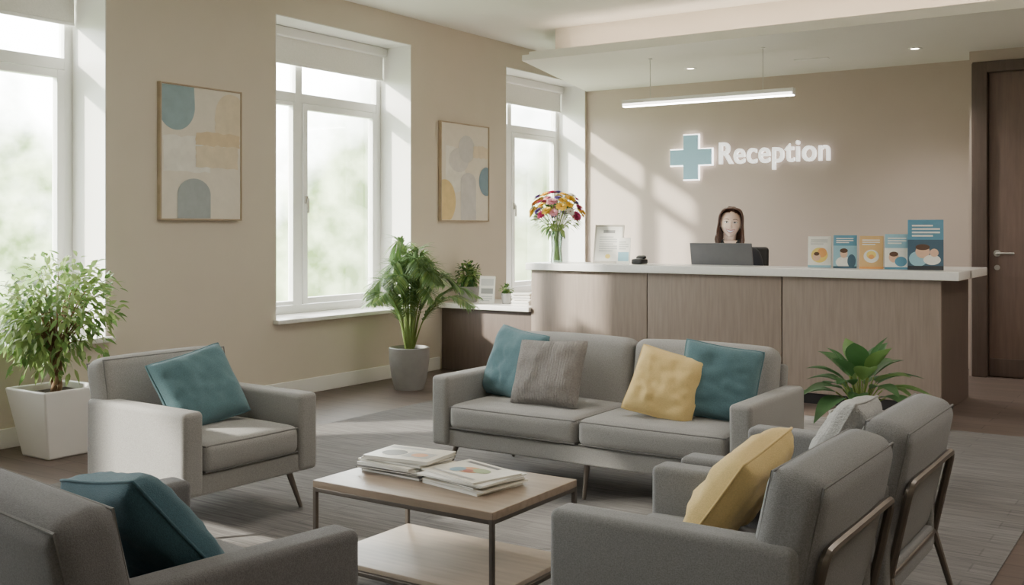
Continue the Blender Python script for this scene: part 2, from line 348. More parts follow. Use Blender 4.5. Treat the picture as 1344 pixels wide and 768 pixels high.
# ---------------------------------------------------------------- art
framew=mat('art_frame_wood',(176,158,136),.5,noise_=(10,.1)); canvas=mat('art_canvas',(232,225,213),.85,noise_=(14,.03),bump=(200,.2))
A_={'blue':(150,172,180),'tan':(220,200,168),'slate':(170,178,181),'ltan':(227,213,189),'white':(238,235,228),'yel':(226,202,150),'grey':(209,207,206),'dblue':(134,158,174),'pale':(218,215,212)}
def artm(k): return mat('art_'+k,A_[k],.85,noise_=(12,.07))
def art(y0,y1,z0,z1,shapes):
    e=empty('framed_abstract_art',(0,(y0+y1)/2,(z0+z1)/2)); W=y1-y0;H=z1-z0
    m=M()
    for s in (-1,1): m.rbox((.02,s*(W/2-.006),0),(.038,.012,H),.002,framew); m.rbox((.02,0,s*(H/2-.006)),(.037,W-.02,.012),.002,framew)
    m.obj('frame',e); m=M(); m.box((.004,-W/2+.01,-H/2+.01),(.03,W/2-.01,H/2-.01),canvas); m.obj('canvas',e,smooth=False)
    m=M(); x=.0305
    for (k,pts) in shapes:
        P=[(max(.02,min(.98,a)),max(.015,min(.985,b))) for a,b in pts]
        m.add([(x,(a-.5)*W,(b-.5)*H) for a,b in P],[list(range(len(P)))],artm(k)); x+=.0006
    m.obj('painted_shapes',e,smooth=False,recalc=False)
def ell(cx,cy,rx,ry,a0=0,a1=360,n=40):
    return [(cx+rx*math.cos(R(a0+(a1-a0)*i/n)),cy+ry*math.sin(R(a0+(a1-a0)*i/n))) for i in range(n+(0 if a1-a0>=360 else 1))]
def arch(x0,x1,y0,y1): 
    r=(x1-x0)/2; ry=min(r*.6,(y1-y0)); return [(x0,y0),(x1,y0)]+ell((x0+x1)/2,y1-ry,r,ry,0,180)
def wob(x0,x1,y0,y1,s=1):
    random.seed(s); out=[]
    for i in range(9): out.append((x0+(x1-x0)*i/8,y0+random.uniform(-.008,.008)))
    for i in range(7): out.append((x1+random.uniform(-.008,.008),y0+(y1-y0)*(i+.5)/7))
    for i in range(9): out.append((x1+(x0-x1)*i/8,y1+random.uniform(-.012,.012)))
    for i in range(7): out.append((x0+random.uniform(-.008,.008),y1+(y0-y1)*(i+.5)/7))
    return out
art(4.79,5.54,1.41,2.39,[('white',wob(.04,.60,.36,.62,3)),('blue',[(.02,.985),(.40,.985),(.41,.86)]+ell(.19,.84,.22,.18,0,-150)+[(.02,.74)]),('ltan',ell(.86,.80,.20,.17)),('ltan',wob(.66,.98,.62,.80,5)),('tan',wob(.42,.97,.56,.66,6)),('ltan',wob(.42,.95,.40,.56,7)),('slate',arch(.20,.60,.015,.31))])
art(8.03,8.84,1.42,2.39,[('white',wob(.1,.5,.3,.75,4)),('yel',ell(.08,.20,.22,.22)),('grey',arch(.40,.72,.015,.50)),('pale',ell(.36,.62,.20,.12)),('grey',ell(.52,.74,.17,.14)),('dblue',ell(.94,.42,.16,.15)),('ltan',wob(.66,.97,.66,.78,9))])

# ---------------------------------------------------------------- seating
def lounge(name,loc,rotz,W,D,n=1,frame=False,fab=fabric,full=True):
    e=empty(name,loc,rotz); f=-D/2
    m=M()
    for s in (-1,1): m.rbox((s*(W/2-.055),-.02,.375),(.11,D-.04,.37),.024,fab,n=4)
    m.obj('arms',e)
    m=M(); m.rbox((0,-.01,.232),(W-.18,D-.06,.09),.012,fab); m.obj('base',e)
    cw=(W-.222)/n; m=M()
    for i in range(n):
        x=-(W-.222)/2+cw*(i+.5)
        m.rbox((x,-.075,.347),(cw-.006,D-.15,.135),.038,fab,n=10,bulge=(0,.012,.022))
        for z in (.289,.400):
            a,b=cw/2-.013,(D-.15)/2-.010; P=[(-a,-b),(a,-b),(a,b),(-a,b)]
            q=[]
            for k in range(4):
                p0,p1=P[k],P[(k+1)%4]
                for t in range(8):
                    xx=p0[0]+(p1[0]-p0[0])*t/8; yy=p0[1]+(p1[1]-p0[1])*t/8
                    q.append((x+xx,-.075+yy*(1+.02*(1-(xx/a)**2)),z))
            m.tube(q,.004,pipe,6,closed=True)
    m.obj('seat_cushions',e)
    m=M(); lean=R(-12)
    if n==1:
        bw=W-.05 if full else W-.22
        m.rbox((0,D/2-.095,.50),(bw,.16,.49),.055,fab,rot=(lean,0,0),n=8,bulge=(0,.014,.008))
        T=Matrix.Translation((0,D/2-.095,.50))@Matrix.Rotation(lean,4,'X')
        for y in (-.066,.066):
            a,b=bw/2-.018,.229; P=[(-a,-b),(a,-b),(a,b),(-a,b)]
            m.tube([(x,y,z) for x,z in P],.004,pipe,6,closed=True,T=T)
    else:
        for i in range(n):
            x=-(W-.222)/2+cw*(i+.5)
            m.rbox((x,D/2-.13,.55),(cw-.006,.16,.40),.055,fab,rot=(lean,0,0),n=8,bulge=(0,.024,.012))
        m.rbox((0,D/2-.045,.43),(W-.2,.06,.46),.02,fab,rot=(R(-8),0,0))
    m.obj('backrest',e)
    m=M()
    for sx in (-1,1):
        for sy in (-1,1):
            if frame and sy>0: continue
            m.tube([(sx*(W/2-.09),sy*(D/2-.12),.195),(sx*(W/2-.055),sy*(D/2-.06),0.003)],[.017,.010],metal,10)
    if n>1:
        m.tube([(0,-D/2+.12,.195),(0,-D/2+.08,0.003)],[.017,.010],metal,10)
    if frame:
        T=Matrix.Translation((0,D/2-.095,.50))@Matrix.Rotation(lean,4,'X'); a=W/2-.06; yb=.10
        P=spline([(-a,yb,-.24),(-a,yb,-.05),(-a,yb,.03),(-a+.012,yb,.058),(-a+.05,yb,.07),(0,yb,.07),(a-.05,yb,.07),(a-.012,yb,.058),(a,yb,.03),(a,yb,-.05),(a,yb,-.24)],4)
        m.tube(P,.014,metal,8,T=T)
        m.tube([(-a,yb,-.235),(a,yb,-.235)],.012,metal,8,T=T)
        q=T@Vector((a,yb,-.24))
        for s in (-1,1): m.tube([(s*a,q.y,q.z+.01),(s*(a+.02),q.y+.07,0.004)],[.014,.010],metal,8); m.tube([(s*a,q.y,q.z),(s*a,D/2-.2,q.z-.03)],.012,metal,8)
    m.obj('metal_legs',e)
    return e
lounge('two_seat_sofa',(3.60,4.86,0),0,1.80,.78,n=2)
lounge('armchair',(2.20,3.345,0),R(88),.78,.76)
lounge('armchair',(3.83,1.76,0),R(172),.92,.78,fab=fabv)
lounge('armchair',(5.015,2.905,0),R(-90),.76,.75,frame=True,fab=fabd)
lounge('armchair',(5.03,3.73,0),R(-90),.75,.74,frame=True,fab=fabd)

def pillow(loc,mt,w=.40,h=.40,t=.15,rz=0,lean=-18,roll=0,seed=0):
    N=28; m=M(); vs=[];fs=[]; pc=.065
    for s in (1,-1):
        o=len(vs)
        for i in range(N+1):
            for j in range(N+1):
                u=-1+2*i/N; v=-1+2*j/N
                x=u*w/2*(1-pc*(1-v*v)*abs(u)**3)*(1-.03*(u*u*v*v)**3); z=v*h/2*(1-pc*(1-u*u)*abs(v)**3)*(1-.03*(u*u*v*v)**3)
                th=((1-u**4)*(1-v**4))
                y=s*(t/2)*max(0,th)**.5
                nz=noise.noise(Vector((u*2.2+seed,v*2.2,s*3)))*.020*th+noise.noise(Vector((u*5+seed,v*5,s*7)))*.009*th
                vs.append((x,y+nz,z))
        for i in range(N):
            for j in range(N):
                a=o+i*(N+1)+j; q=(a,a+1,a+N+2,a+N+1); fs.append(q if s>0 else q[::-1])
    m.add(vs,fs,mt)
    q=[]
    for k in range(4):
        for t_ in range(14):
            p=-1+2*t_/14; u,v=[(p,-1),(1,p),(-p,1),(-1,-p)][k]; g=(1-.03*(u*u*v*v)**3)
            q.append((u*w/2*(1-pc*(1-v*v)*abs(u)**3)*g,0,v*h/2*(1-pc*(1-u*u)*abs(v)**3)*g))
    m.tube(q,.0045,mt,6,closed=True)
    o=m.obj('throw_pillow',ang=80)
    o.rotation_euler=(Matrix.Rotation(R(rz),3,'Z')@Matrix.Rotation(R(lean),3,'X')@Matrix.Rotation(R(roll),3,'Y')).to_euler(); o.location=loc
    return o
pillow((2.99,4.85,.600),teal,.40,.40,.15,rz=-14,lean=-20,roll=6,seed=1)
pillow((3.29,4.72,.588),knitm,.40,.37,.14,rz=4,lean=-26,roll=-2,seed=2)
pillow((3.97,4.71,.582),yellow,.36,.35,.14,rz=12,lean=-26,roll=13,seed=3)
pillow((4.20,4.83,.600),teal,.39,.38,.15,rz=22,lean=-20,roll=9,seed=4)
pillow((2.20,3.33,.590),teal,.42,.38,.15,rz=80,lean=-28,roll=-12,seed=5)
pillow((3.92,1.72,.575),teald,.48,.38,.16,rz=174,lean=-38,roll=12,seed=6)
pillow((5.02,2.98,.573),yellow,.40,.37,.15,rz=-86,lean=-36,roll=8,seed=7)
pillow((5.11,3.76,.595),knitl,.40,.35,.14,rz=-88,lean=-28,roll=-4,seed=8)

# coffee table
e=empty('coffee_table',(3.835,3.105,0)); m=M()
m.rbox((0,0,.405),(.81,.55,.028),.003,tablew); m.obj('wooden_top',e)
m=M(); a,b=.397,.267
for sx in (-1,1):
    for sy in (-1,1): m.rbox((sx*a,sy*b,.198),(.016,.016,.396),.002,metal)
for z in (.385,.112):
    for s in (-1,1): m.rbox((0,s*b,z),(2*a,.015,.016),.002,metal); m.rbox((s*a,0,z),(.015,2*b,.016),.002,metal)
m.obj('metal_frame',e)
m=M(); m.rbox((0,0,.128),(.78,.52,.018),.003,mat('shelf_wood',(170,155,140),.4,noise_=(6,.12),stretch=(.7,7,7))); m.obj('lower_shelf',e)

def magazines(loc,n,w,d,rz,cols,seed,top=None):
    random.seed(seed); e=empty('magazine_stack',loc,R(rz)); z=0
    m=M()
    for i in range(n):
        t=random.uniform(.006,.013); r=random.uniform(-.18,.18); dx,dy=random.uniform(-.012,.012),random.uniform(-.012,.012)
        T=Matrix.Translation((dx,dy,z))@Matrix.Rotation(r,4,'Z'); ww,dd=w*random.uniform(.9,1),d*random.uniform(.9,1)
        m.rbox((0,0,t/2),(ww-.004,dd-.004,t-.002),.001,paper,T0=T)
        c=cols[i%len(cols)]
        m.rbox((0,0,t-.0008),(ww,dd,.0016),.0007,c,T0=T); m.rbox((0,0,.0008),(ww,dd,.0016),.0007,c,T0=T); m.rbox((-ww/2+.001,0,t/2),(.002,dd,t),.0007,c,T0=T)
        z+=t+.0003; last=(T,ww,dd,t)
    m.obj('magazines',e)
    if top:
        m=M(); T,ww,dd,t=last; k=0
        for sh in top:
            zz=t+.0003+k*.0003; k+=1
            if len(sh)==5:
                (x0,y0,x1,y1,c)=sh
                m.add([((x0-.5)*ww,(y0-.5)*dd,zz),((x1-.5)*ww,(y0-.5)*dd,zz),((x1-.5)*ww,(y1-.5)*dd,zz),((x0-.5)*ww,(y1-.5)*dd,zz)],[(0,1,2,3)],c,T)
            else:
                (_,ex,ey,rx,ry,c)=sh; m.add([((ex-.5+rx*math.cos(2*math.pi*q/20))*ww,(ey-.5+ry*math.sin(2*math.pi*q/20))*dd,zz) for q in range(20)],[list(range(20))],c,T)
        m.obj('cover_print',e,smooth=False,recalc=False)
mc={k:mat('mag_'+k,c,.35,noise_=(25,.08)) for k,c in {'cream':(226,220,208),'grey':(176,174,172),'orange':(214,150,100),'blue':(120,156,176),'dark':(84,80,80),'green':(150,168,120),'white':(240,238,234),'red':(176,84,70)}.items()}
magazines((3.62,3.15,.4195),7,.31,.23,-4,[mc['grey'],mc['cream'],mc['dark'],mc['white'],mc['cream']],11,[(.05,.76,.6,.9,mc['grey']),('e',.3,.42,.18,.22,mc['dark']),(.5,.2,.9,.6,mc['grey']),('e',.7,.4,.12,.14,mc['orange'])])
magazines((3.955,3.12,.4195),6,.32,.25,-14,[mc['white'],mc['cream'],mc['grey'],mc['white']],12,[(.04,.04,.96,.96,mc['cream']),(.1,.82,.7,.92,mc['dark']),('e',.48,.5,.17,.18,mc['orange']),('e',.62,.58,.14,.13,mc['green']),('e',.34,.4,.1,.14,mc['blue']),('e',.5,.44,.07,.08,mc['red']),(.1,.1,.9,.16,mc['grey'])])

# ---------------------------------------------------------------- plants
random.seed(21)
def rvec(): 
    while True:
        v=Vector((random.uniform(-1,1),random.uniform(-1,1),random.uniform(-1,1)))
        if .05<v.length<1: return v
e=empty('potted_ficus',(.42,3.74,-.006)); m=M()
vs=[];
for (s,z) in ((.135,0),(.205,.41),(.18,.41),(.17,.35)):
    vs+=[(-s,-s,z),(s,-s,z),(s,s,z),(-s,s,z)]
fs=[(3,2,1,0)]
for r_ in range(3):
    for k in range(4): a=r_*4+k; b=r_*4+(k+1)%4; fs.append((a,b,b+4,a+4))
m.add(vs,fs,potw); po=m.obj('planter',e,smooth=False)
bv=po.modifiers.new('b','BEVEL'); bv.width=.012; bv.segments=3
m=M(); m.box((-.17,-.17,.33),(.17,.17,.37),soil); m.obj('soil',e,smooth=False)
m=M(); tops=[]
for k in range(3):
    P=[]
    for i in range(15):
        a=i/14*5+k*2.094; P.append((.022*math.cos(a),.022*math.sin(a),.36+.26*i/14))
    m.tube(P,.014,trunk,8)
cen=Vector((-.02,-.02,.85)); cl=[]
for i in range(60):
    v=rvec(); v=v.normalized()*random.uniform(.45,1); p=cen+Vector((v.x*.31,v.y*.36,v.z*.30)); cl.append(p)
    m.tube(spline([(0,0,.60),tuple(Vector((0,0,.60)).lerp(p,.5)+Vector((0,0,.05))),tuple(p)],4),lerpl([.007,.004,.0015],4),trunk,5)
m.obj('braided_trunk',e)
m=M()
for p in cl:
    for i in range(30):
        q=p+rvec()*.12; d=(q-cen).normalized()*.7+rvec()*.9+Vector((0,0,-.15))
        m.leaf(q,d,random.uniform(.05,.08),random.uniform(.022,.032),random.uniform(.1,.5),random.choice([leafA,leafA,leafB]),4,.2,pw=.75,up=rvec()+Vector((0,0,1.2)))
m.obj('foliage',e,recalc=False)
e=empty('potted_palm',(.55,6.92,-.006)); m=M()
m.lathe([(.0,0),(.12,0),(.15,.1),(.17,.25),(.172,.35),(.16,.355),(.155,.32)],(0,0,0),potg,40); m.lathe([(0.0,.325),(.157,.325)],(0,0,0),soil,24); m.obj('pot',e)
m=M(); random.seed(5)
for i in range(32):
    a=i*2.4+random.uniform(-.2,.2); inner=i/32; L=random.uniform(.92,1.16); spread=.10+.42*(1-inner)*random.uniform(.8,1.15)
    d=Vector((math.cos(a),math.sin(a),0)); h=L*(.98-.50*(1-inner))
    if d.x<-.3: spread*=.78
    P=spline([(.03*d.x,.03*d.y,.32),tuple(d*spread*.3+Vector((0,0,.32+h*.55))),tuple(d*spread*.75+Vector((0,0,.32+h*.9))),tuple(d*spread*1.18+Vector((0,0,.32+h*.76)))],8)
    m.tube(P,lerpl([.007,.004,.003,.001],8),stem,5)
    n=len(P)
    for k in range(14,2*n):
        kk=k/2; i0=min(n-2,int(kk)); fr_=kk-i0
        if i0>=n-1: continue
        pt=P[i0].lerp(P[i0+1],min(1,fr_)); t=(kk-7)/(n-7); tan=(P[i0+1]-P[i0]).normalized(); sd=tan.cross(Vector((0,0,1)))
        if sd.length<.1: sd=Vector((-d.y,d.x,0))
        sd.normalize(); ll=.20*math.sin(math.pi*(.22+.72*min(1,t)))
        for s in (-1,1):
            m.leaf(pt,sd*s*.8+tan*.75+Vector((0,0,.1)),ll*random.uniform(.85,1.1),.019,random.uniform(.2,.5),random.choice([leafD,leafB,leafA,leafD]),4,.3,pw=.6)
m.obj('fronds',e,recalc=False)
e=empty('potted_peace_lily',(4.66,5.62,0)); m=M()
m.lathe([(.0,0),(.12,0),(.15,.3),(.16,.38),(.148,.38),(.142,.34)],(0,0,0),potw,36); m.lathe([(0.0,.345),(.145,.345)],(0,0,0),soil,24); m.obj('pot',e)
m=M(); random.seed(9)
for i in range(30):
    a=i*2.4; r_=(i/30); d=Vector((math.cos(a),math.sin(a),0)); b=Vector((0,0,.34)); mid=b+d*(.04+.10*r_)+Vector((0,0,.12+.15*(1-r_)))
    m.tube(spline([tuple(b),tuple(b.lerp(mid,.5)+Vector((0,0,.02))),tuple(mid)],3),.004,stem,5)
    m.leaf(mid,d*(.35+.9*r_)+Vector((0,0,.85-.75*r_)),random.uniform(.22,.31),random.uniform(.095,.125),.25+.3*r_,random.choice([leafC,leafB,leafC]),8,.3)
m.obj('leaves',e,recalc=False)
def smallplant(name,loc,r,h,fr,fh,n,ls,pm,sq=False):
    e=empty(name,loc); m=M(); m.lathe([(0,0),(r*.72,0),(r,h),(r*.9,h),(r*.85,h*.85)],(0,0,0),pm,30); m.lathe([(0,h*.87),(r*.87,h*.87)],(0,0,0),soil,20); m.obj('pot',e)
    m=M()
    for i in range(n):
        v=rvec(); v=v.normalized()*random.uniform(.3,1); p=Vector((v.x*fr,v.y*fr,h+fh*.5+v.z*fh*.5))
        if i%6==0: m.tube([(0,0,h*.85),tuple(p)],.002,stem,4)
        m.leaf(p,v+rvec()*.5+Vector((0,0,.2)),ls*random.uniform(.7,1.2),ls*.6,.4,random.choice([leafB,leafC,leafA]),3)
    m.obj('foliage',e,recalc=False)
smallplant('potted_houseplant',(.18,8.28,.637),.112,.15,.125,.24,330,.055,potg)
smallplant('potted_succulent',(.64,8.26,.637),.055,.10,.055,.09,100,.038,potg)

# bouquet
e=empty('flower_vase',(1.20,8.25,1.040)); m=M()
m.lathe([(0,.004),(.052,.004),(.05,.03),(.042,.12),(.05,.22),(.072,.29)],(0,0,0),vaseg,36); m.lathe([(0,0),(.056,0),(.054,.03),(.046,.12),(.054,.22),(.076,.29),(.072,.29)],(0,0,0),vaseg,36); m.obj('glass_vase',e)
m=M(); m.lathe([(0,.18),(.043,.18)],(0,0,0),vaseg,30)
random.seed(4); heads=[]
for i in range(52):
    z=1-(i+.5)/52*1.2; rr=math.sqrt(max(0,1-z*z)); a=i*2.39996; p=Vector((rr*math.cos(a)*.235,rr*math.sin(a)*.18,.45+z*.19))+rvec()*.02; heads.append(p)
    m.tube(spline([(random.uniform(-.03,.03),random.uniform(-.03,.03),.02),(p.x*.12,p.y*.12,.27),tuple(p)],4),.0022,stem,5)
m.obj('stems',e)
fc=[mat('petal_'+k,c,.6,noise_=(30,.08)) for k,c in (('white',(250,246,240)),('yellow',(250,208,70)),('magenta',(190,56,110)),('red',(200,64,60)),('purple',(130,108,176)),('orange',(240,156,84)),('pink',(238,170,186)))]
cent=mat('flower_centre',(170,120,50),.8,noise_=(60,.2))
m=M(); seq=[0,1,2,4,1,0,5,6,0,6,1,4,2,1]
for i,p in enumerate(heads):
    d=(p-Vector((0,0,.30))).normalized(); c=fc[seq[random.randrange(14)]]; s=random.uniform(.036,.060)
    a=d.orthogonal().normalized(); b=d.cross(a)
    for ring,(np_,tilt,ls) in enumerate(((11,.15,1),(9,.55,.85),(6,1.3,.6))):
        for k in range(np_):
            t=2*math.pi*(k+.5*ring)/np_; dd=a*math.cos(t)+b*math.sin(t)+d*tilt
            m.leaf(p,dd,s*ls,s*.62,.08,c,3,.25,pw=1.3,up=d)
    m.lathe([(0,.006),(s*.16,.004),(s*.2,0)],tuple(p+d*.006),cent,8)
m.obj('blooms',e,recalc=False)
m=M()
for i in range(150):
    v=rvec().normalized(); v.z=v.z*.9; p=Vector((v.x*.18,v.y*.15,.40+v.z*.13)); m.leaf(p,v+Vector((0,0,.2)),random.uniform(.06,.10),.03,.3,random.choice([leafB,leafC,leafA]),4)
m.obj('greenery',e,recalc=False)

# ---------------------------------------------------------------- counter items
def card(name,loc,w,h,base,shapes,rz=0,lean=12,th=.006,back=True,parent=None):
    e=empty(name,loc,R(rz)); T=Matrix.Rotation(R(-lean),4,'X'); m=M()
    m.rbox((0,0,h/2),(w,th,h),.0015,base,T0=T); m.obj('panel',e)
    m=M(); y=-th/2-.0006
    for sh in shapes:
        if len(sh)==5:
            (x0,z0,x1,z1,c)=sh
            m.add([((x0-.5)*w,y,z0*h),((x1-.5)*w,y,z0*h),((x1-.5)*w,y,z1*h),((x0-.5)*w,y,z1*h)],[(0,1,2,3)],c,T)
        else:
            (_,cx,cz_,rx,rz_,c)=sh; n=24
            m.add([((cx-.5+rx*math.cos(2*math.pi*k/n))*w,y,(cz_+rz_*math.sin(2*math.pi*k/n))*h) for k in range(n)],[list(range(n))],c,T)
        y-=.0003
    if shapes: m.obj('print',e,smooth=False,recalc=False)
    if back=='booklet':
        m=M(); q=T@Vector((0,0,h)); T2=Matrix.Translation((0,q.y+.003,q.z))@Matrix.Rotation(R(lean+8),4,'X'); m.rbox((0,0,-h/2),(w,.003,h),.001,W_,T0=T2); m.obj('back_cover',e)
    elif back:
        m=M(); yy=h*.55*math.sin(R(lean)); m.add([(-w*.2,yy+.004,h*.55),(w*.2,yy+.004,h*.55),(w*.2,yy+.07,0.001),(-w*.2,yy+.07,.001)],[(0,1,2,3)],base); m.obj('easel_back',e,smooth=False)
    return e
def pm(k,c): return mat('print_'+k,c,.3,noise_=(30,.03))
W_=pm('white',(240,238,232)); BL=pm('blue',(96,150,178)); LB=pm('light_blue',(150,192,208)); DB=pm('dark_blue',(70,98,118)); TN=pm('tan',(222,184,130)); OR=pm('orange',(232,166,100)); GR=pm('green',(150,176,110)); GY=pm('grey',(150,150,150)); SK=pm('skin',(226,188,162)); LG=pm('lightgrey',(200,200,198)); YL=pm('yellow',(238,212,118)); BK=pm('black',(50,54,60)); HR=pm('hair',(96,70,56))
CZ=1.0415
def lines(x0,x1,z0,z1,n,c,short=.25):
    out=[]; hh=(z1-z0)/n
    for i in range(n): out.append((x0,z0+i*hh,x1-(short*(x1-x0) if i%3==0 else 0),z0+i*hh+hh*.5,c))
    return out
B='booklet'
card('brochure',(3.63,8.22,CZ),.175,.25,W_,[(.0,.0,1,.08,LB),('e',.5,.40,.36,.24,YL),('e',.62,.48,.2,.15,OR),('e',.38,.34,.17,.12,SK),('e',.38,.44,.12,.06,HR)]+lines(.12,.85,.74,.93,3,LG),12,10,back=B)
card('brochure',(3.83,8.22,CZ),.175,.26,BL,[(.0,.0,1,.68,LB),('e',.45,.18,.34,.17,W_),('e',.45,.44,.16,.13,SK),('e',.45,.53,.17,.07,HR),('e',.78,.22,.18,.2,DB),(0,0,1,.06,DB)]+lines(.12,.85,.76,.94,3,W_),12,10,back=B)
card('brochure',(4.03,8.22,CZ),.175,.255,TN,[('e',.5,.38,.32,.2,W_),('e',.5,.42,.2,.12,YL),('e',.5,.36,.12,.07,OR),(0,0,1,.06,OR)]+lines(.12,.85,.72,.92,3,W_),12,10,back=B)
card('brochure',(4.225,8.21,CZ),.18,.27,LB,[(0,.0,1,.6,W_),('e',.36,.34,.2,.15,SK),('e',.36,.43,.18,.07,HR),('e',.64,.22,.24,.14,BL),(0,0,1,.06,BL)]+lines(.12,.85,.72,.93,3,W_),12,10,back=B)
card('brochure',(4.43,8.20,CZ),.25,.38,BL,[(0,0,1,.60,DB),('e',.3,.22,.26,.15,LB),('e',.42,.36,.2,.13,SK),('e',.42,.45,.2,.06,HR),('e',.68,.20,.24,.10,W_),('e',.74,.34,.12,.08,SK),(0,0,1,.08,BK)]+lines(.12,.9,.66,.93,4,W_),12,10,back=B)
card('certificate_frame',(1.70,8.30,CZ),.27,.35,pm('silver',(196,190,182)),[(.06,.05,.94,.95,W_),(.3,.78,.7,.86,GY),('e',.5,.17,.09,.06,YL)]+lines(.18,.82,.3,.72,7,LG),12,14,.012)
card('counter_sign_card',(1.92,8.18,CZ),.12,.23,W_,[(.1,.1,.9,.45,LB)]+lines(.15,.85,.55,.9,4,LG),12,8,.004)
card('info_card',(.45,8.20,.6375),.16,.26,W_,[(.12,.35,.88,.55,GY)]+lines(.15,.85,.08,.3,3,LG)+[(.1,.65,.9,.9,LG)],14,8,.004)
e=empty('leaflet_pile',(.86,8.22,.637),R(8)); m=M(); random.seed(3)
for i in range(9): m.rbox((random.uniform(-.01,.01),random.uniform(-.01,.01),.006+i*.0125),(.18,.14,.012),.001,[paper,LG,paper,W_][i%4],rot=(0,0,random.uniform(-.1,.1)))
m.obj('leaflets',e)
e=empty('card_reader',(2.06,8.22,CZ)); m=M(); m.rbox((0,0,.022),(.10,.13,.044),.012,black); m.rbox((0,.03,.055),(.08,.05,.03),.01,black,rot=(.3,0,0)); m.rbox((0,-.025,.046),(.06,.05,.004),.001,GY); m.obj('body',e)
e=empty('laptop',(2.72,8.50,.8355)); m=M()
m.rbox((0,.13,.009),(.52,.27,.018),.006,lapm)
for i in range(5):
    for j in range(12): m.rbox((-.22+.04*j,.06+.035*i,.0195),(.034,.029,.004),.001,black)
m.obj('keyboard_base',e)
m=M(); T=Matrix.Translation((0,-.005,.018))@Matrix.Rotation(R(11),4,'X')
m.rbox((0,0,.19),(.56,.012,.38),.006,lapm,T0=T)
m.add([(-.26,.0065,.02),(.26,.0065,.02),(.26,.0065,.365),(-.26,.0065,.365)],[(0,1,2,3)],mat('screen_glow',(60,80,100),.2,emit=((210,225,240),2.5)),T)
m.obj('screen_lid',e)

# ---------------------------------------------------------------- receptionist
S=1.19; PX,PY=2.60,8.97
pe=empty('receptionist_woman',(PX,PY,-.006),R(14),S)
blazer=mat('black_blazer',(36,36,41),.8,noise_=(200,.1),sheen=.05); trous=mat('black_trousers',(28,28,32),.8,noise_=(200,.1)); skin=mat('skin',(255,222,200),.5,noise_=(20,.02))
hairm=mat('dark_brown_hair',(84,54,40),.42,noise_=(40,.3),stretch=(6,6,.6)); browm=mat('brow_brown',(120,84,66),.6,noise_=(40,.1)); blouse=mat('blouse',(240,236,230),.8,noise_=(60,.03)); lip=mat('lips',(214,112,106),.4,noise_=(30,.04)); teeth=mat('teeth',(255,254,250),.3,noise_=(9,.01)); eyew=mat('eye_white',(246,244,240),.2,noise_=(9,.01)); iris=mat('iris',(60,40,28),.2,noise_=(30,.2))
m=M()
m.loft([((0,0,.47),.17,.13),((0,0,.56),.175,.135),((0,0,.66),.145,.115),((0,-.01,.74),.138,.11),((0,-.025,.84),.158,.122),((0,-.02,.91),.165,.115),((0,-.005,.965),.155,.095),((0,.005,1.0),.120,.080),((0,.01,1.03),.078,.066),((0,.012,1.048),.062,.060)],blazer,32)
for s in (-1,1):
    P=spline([(s*.11,0,.965),(s*.165,0,.945),(s*.198,-.01,.85),(s*.220,-.02,.740),(s*.19,-.12,.735),(s*.14,-.235,.745)],6)
    m.tube(P,lerpl([.040,.050,.047,.043,.039,.031],6),blazer,16)
o=m.obj('blazer_body',pe,ang=180); r_=o.modifiers.new('r','REMESH'); r_.mode='VOXEL'; r_.voxel_size=.010; r_.use_smooth_shade=True; sm=o.modifiers.new('s','SMOOTH'); sm.iterations=8
m=M()
for s in (-1,1):
    P=spline([(s*.08,.03,.51),(s*.10,-.12,.535),(s*.11,-.43,.53),(s*.11,-.47,.47),(s*.11,-.43,.28),(s*.11,-.40,.09)],6); m.tube(P,lerpl([.10,.092,.066,.062,.055,.042],6),trous,16)
m.loft([((0,0,.44),.14,.12),((0,0,.5),.17,.135),((0,0,.56),.165,.13)],trous,24)
o=m.obj('trousers',pe,ang=180); r_=o.modifiers.new('r','REMESH'); r_.mode='VOXEL'; r_.voxel_size=.012; r_.use_smooth_shade=True; sm=o.modifiers.new('s','SMOOTH'); sm.iterations=5
m=M()
for s in (-1,1): m.rbox((s*.11,-.46,.04),(.085,.24,.075),.034,black,n=3)
m.obj('shoes',pe)
for s in (-1,1):
    m=M(); T=Matrix.Translation((s*.135,-.245,.742))@Matrix.Rotation(R(s*18),4,'Z')
    m.rbox((0,-.045,0),(.074,.085,.026),.012,skin,T0=T,n=3)
    m.tube([(0,.03,.0),(0,-.02,0)],[.024,.027],skin,12,T=T)
    for k,(fx,L) in enumerate(((-.028,.066),(-.010,.074),(.009,.070),(.027,.055))):
        P=spline([(fx,-.075,.002),(fx*1.15,-.085-L*.4,.008),(fx*1.2,-.085-L*.75,-.004),(fx*1.2,-.085-L*.9,-.018)],4); m.tube(P,lerpl([.0095,.0088,.0078,.006],4),skin,10,T=T)
    tx=-s*1; P=spline([(tx*.028,-.02,-.002),(tx*.052,-.045,-.006),(tx*.056,-.078,-.014)],4); m.tube(P,lerpl([.013,.011,.008],4),skin,10,T=T)
    o=m.obj('hand',pe,ang=180); r_=o.modifiers.new('r','REMESH'); r_.mode='VOXEL'; r_.voxel_size=.0032; r_.use_smooth_shade=True; sm=o.modifiers.new('s','SMOOTH'); sm.iterations=3
m=M(); rows=[(1.050,.052,-.060),(1.02,.046,-.083),(.985,.040,-.103),(.94,.028,-.128),(.90,.016,-.143),(.865,.003,-.149)]
vs=[]
for z,wd,y in rows: vs+=[(-wd,y+.006,z),(0,y-.004,z),(wd,y+.006,z)]
for i in range(5):
    a=i*3; m.add([vs[a+q] for q in range(6)],[(0,1,4,3),(1,2,5,4)],skin if i<1 else blouse)
m.obj('blouse',pe,recalc=False)
m=M()
